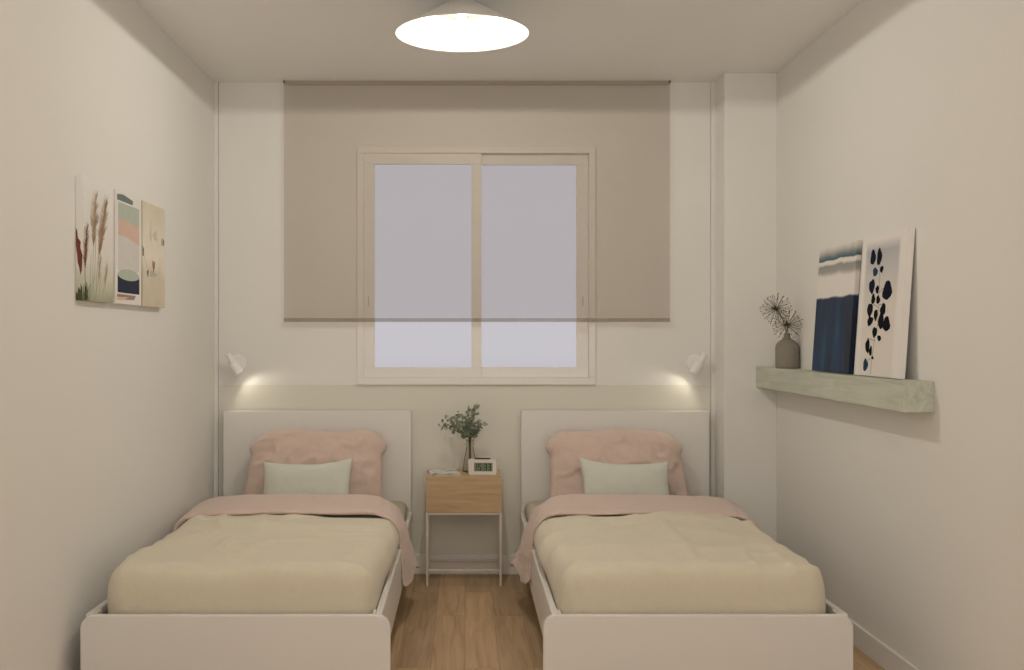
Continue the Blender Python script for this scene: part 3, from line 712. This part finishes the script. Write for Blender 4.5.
A.poly([(.06, .915), (.78, .915), (.70, .955), (.06, .965)], 5, 2); A.poly([(.06, .94), (.5, .935), (.3, .965), (.06, .968)], 3, 3)
tag(A.m.build('canvas_print', mats2, loc=(XL, 3.803, LZ0), rot=(0, 0, PI/2)), 'canvas of stacked mint, peach and navy abstract shapes on the left wall, middle of three', 'picture', 'three canvases on the left wall')
# 3: cream wash
A = Art(.305, LH, LT)
mats3 = [grad_canvas('cream_wash', [(.0, (.68, .60, .46)), (.25, (.74, .66, .52)), (.5, (.88, .82, .70)), (.7, (.84, .77, .64)), (1, (.74, .66, .53))], 'Z', 1/LH, .35, 11), flat('wash_grey', (.55, .51, .44, 1)), flat('wash_rust', (.40, .20, .10, 1)), flat('wash_dark', (.20, .18, .16, 1)), flat('wash_pale', (.68, .63, .54, 1))]
A.blob(.88, .34, .07, .04, 1, 1, sd=1); A.blob(.93, .34, .03, .035, 3, 2, sd=2)
A.blob(.48, .60, .06, .055, 2, 1, sd=3, wob=.25); A.blob(.45, .68, .16, .03, 1, 1, sd=1, wob=.2); A.blob(.22, .68, .04, .035, 3, 2, sd=4, wob=.2)
A.poly([(0, .42), (.06, .46), (.05, .52), (0, .53)], 3, 1); A.line([(.05, .5), (.25, .68)], .002, 3, 1); A.blob(.55, .30, .10, .05, 4, 1, sd=5, wob=.2); A.blob(.35, .28, .04, .10, 4, 1, sd=6, wob=.2)
tag(A.m.build('canvas_print', mats3, loc=(XL, 4.124, LZ0), rot=(0, 0, PI/2)), 'cream and ochre abstract canvas on the left wall, farthest of three', 'picture', 'three canvases on the left wall')

# blue abstract canvas leaning on the shelf
def blue_mat():
    m = bpy.data.materials.new('blue_abstract'); m.use_nodes = True; nt = m.node_tree; b = nt.nodes['Principled BSDF']; N = nt.nodes.new; L = nt.links.new
    tc = N('ShaderNodeTexCoord'); sp = N('ShaderNodeSeparateXYZ'); L(tc.outputs['Object'], sp.inputs[0])
    n = N('ShaderNodeTexNoise'); n.inputs['Scale'].default_value = 7; n.inputs['Detail'].default_value = 5; L(tc.outputs['Object'], n.inputs['Vector'])
    c = N('ShaderNodeMath'); c.operation = 'MULTIPLY_ADD'; L(n.outputs['Fac'], c.inputs[0]); c.inputs[1].default_value = .035; L(sp.outputs['Z'], c.inputs[2])
    z = N('ShaderNodeMath'); z.operation = 'MULTIPLY_ADD'; L(c.outputs[0], z.inputs[0]); z.inputs[1].default_value = 1/.513; z.inputs[2].default_value = -.034
    W_ = (.88, .84, .79)
    base = ramp(nt, z.outputs[0], [(.0, (.010, .035, .085)), (.585, (.012, .045, .11)), (.600, W_), (.765, W_), (.80, (.42, .41, .38)), (.845, (.34, .34, .33)), (.862, W_), (.885, W_), (.893, (.035, .085, .12)), (.925, (.20, .27, .29)), (.965, (.66, .61, .56)), (1, W_)])
    # blue streaks inside the dark part
    mp = N('ShaderNodeMapping'); mp.inputs['Scale'].default_value = (9, 9, 2.2); L(tc.outputs['Object'], mp.inputs[0]); n2 = N('ShaderNodeTexNoise'); n2.inputs['Scale'].default_value = 1.3; n2.inputs['Detail'].default_value = 5; L(mp.outputs[0], n2.inputs['Vector'])
    blue = ramp(nt, n2.outputs['Fac'], [(.38, (.002, .009, .032)), (.55, (.002, .026, .085)), (.72, (.004, .065, .15))])
    lt = N('ShaderNodeMath'); lt.operation = 'LESS_THAN'; L(z.outputs[0], lt.inputs[0]); lt.inputs[1].default_value = .583
    mx = N('ShaderNodeMix'); mx.data_type = 'RGBA'; L(lt.outputs[0], mx.inputs[0]); L(base, mx.inputs[6]); L(blue, mx.inputs[7]); L(mx.outputs[2], b.inputs['Base Color']); b.inputs['Roughness'].default_value = .6
    return m
lean = math.atan2(.035, .513)
A = Art(.430, .514, .020)
tag(A.m.build('canvas_print', blue_mat(), loc=(1.4893, 4.513, SH+.0015), rot=(-lean, 0, -PI/2)), 'canvas with deep blue lower half and white bands leaning on the green shelf', 'picture')
# black leaves canvas
A = Art(.413, .514, .022)
def wash_mat():
    m = bpy.data.materials.new('leaf_canvas_ground'); m.use_nodes = True; nt = m.node_tree; b = nt.nodes['Principled BSDF']; N = nt.nodes.new; L = nt.links.new
    tc = N('ShaderNodeTexCoord'); sp = N('ShaderNodeSeparateXYZ'); L(tc.outputs['Object'], sp.inputs[0])
    n = N('ShaderNodeTexNoise'); n.inputs['Scale'].default_value = 5; n.inputs['Detail'].default_value = 3; L(tc.outputs['Object'], n.inputs['Vector'])
    def box(lo, hi, ch, s_=.02):
        a = N('ShaderNodeMapRange'); L(sp.outputs[ch], a.inputs[0]); a.inputs[1].default_value = lo-s_; a.inputs[2].default_value = lo+s_
        c = N('ShaderNodeMapRange'); L(sp.outputs[ch], c.inputs[0]); c.inputs[1].default_value = hi-s_; c.inputs[2].default_value = hi+s_; c.inputs[3].default_value = 1; c.inputs[4].default_value = 0
        q_ = N('ShaderNodeMath'); q_.operation = 'MULTIPLY'; L(a.outputs[0], q_.inputs[0]); L(c.outputs[0], q_.inputs[1]); return q_.outputs[0]
    q_ = N('ShaderNodeMath'); q_.operation = 'MULTIPLY'; L(box(.045, .35, 'X', .012), q_.inputs[0]); L(box(-.2, .475, 'Z', .02), q_.inputs[1])
    z = N('ShaderNodeMath'); z.operation = 'MULTIPLY_ADD'; L(n.outputs['Fac'], z.inputs[0]); z.inputs[1].default_value = .12; L(sp.outputs['Z'], z.inputs[2])
    inner = ramp(nt, z.outputs[0], [(.0, (.84, .78, .72)), (.30, (.82, .76, .70)), (.42, (.66, .64, .62)), (.56, (.46, .48, .50))])
    mx = N('ShaderNodeMix'); mx.data_type = 'RGBA'; L(q_.outputs[0], mx.inputs[0]); mx.inputs[6].default_value = (.90, .86, .82, 1); L(inner, mx.inputs[7]); L(mx.outputs[2], b.inputs['Base Color']); b.inputs['Roughness'].default_value = .7
    return m
LV = [(296,150,11,30),(322,148,10,33),(305,208,10,17),(331,198,7,13),(291,265,12,28),(313,278,7,16),(352,283,18,36),(296,315,8,20),(316,318,8,16),(282,358,12,27),(306,378,8,22),(335,356,11,22),(327,400,11,35),(348,415,14,28),(283,402,12,18),(301,446,10,20),(319,470,8,11),(272,500,9,28),(284,520,6,20),(292,547,5,6),(263,575,10,24)]
def uf(x, y):
    u = (x-(253-40*(y-75)/537))/178; return u, (y-(75-37*u))/(537+55*u)
for i, (x, y, rx, ry) in enumerate(LV):
    u, f = uf(x, y); A.blob(u, f, rx/175, ry/530, 2 if i in (2, 20) else (3 if i in (0, 4, 6) else 1), 2+(i % 3), rot=((i*37) % 11-5)*.05, wob=.10, sd=i, pt=.25)
A.line([uf(283, 612), uf(290, 540), uf(300, 480), uf(312, 420), uf(318, 350), uf(320, 270), uf(324, 200), uf(322, 160)], .0022, 1, 1)
for a, b_ in (((300, 480), (275, 470)), ((312, 420), (345, 390)), ((318, 350), (290, 330)), ((320, 290), (350, 260)), ((318, 340), (335, 335)), ((290, 545), (270, 560))): A.line([uf(*a), uf(*b_)], .0016, 1, 1)
tag(A.m.build('canvas_print', [wash_mat(), flat('leaf_black', (.006, .007, .011, 1)), flat('leaf_blue', (.02, .055, .12, 1)), flat('leaf_navy', (.008, .012, .03, 1))], loc=(1.4913, 4.0235, SH+.0015), rot=(-lean, 0, -PI/2)),
    'white canvas with black and blue leaves leaning on the near end of the shelf', 'picture')
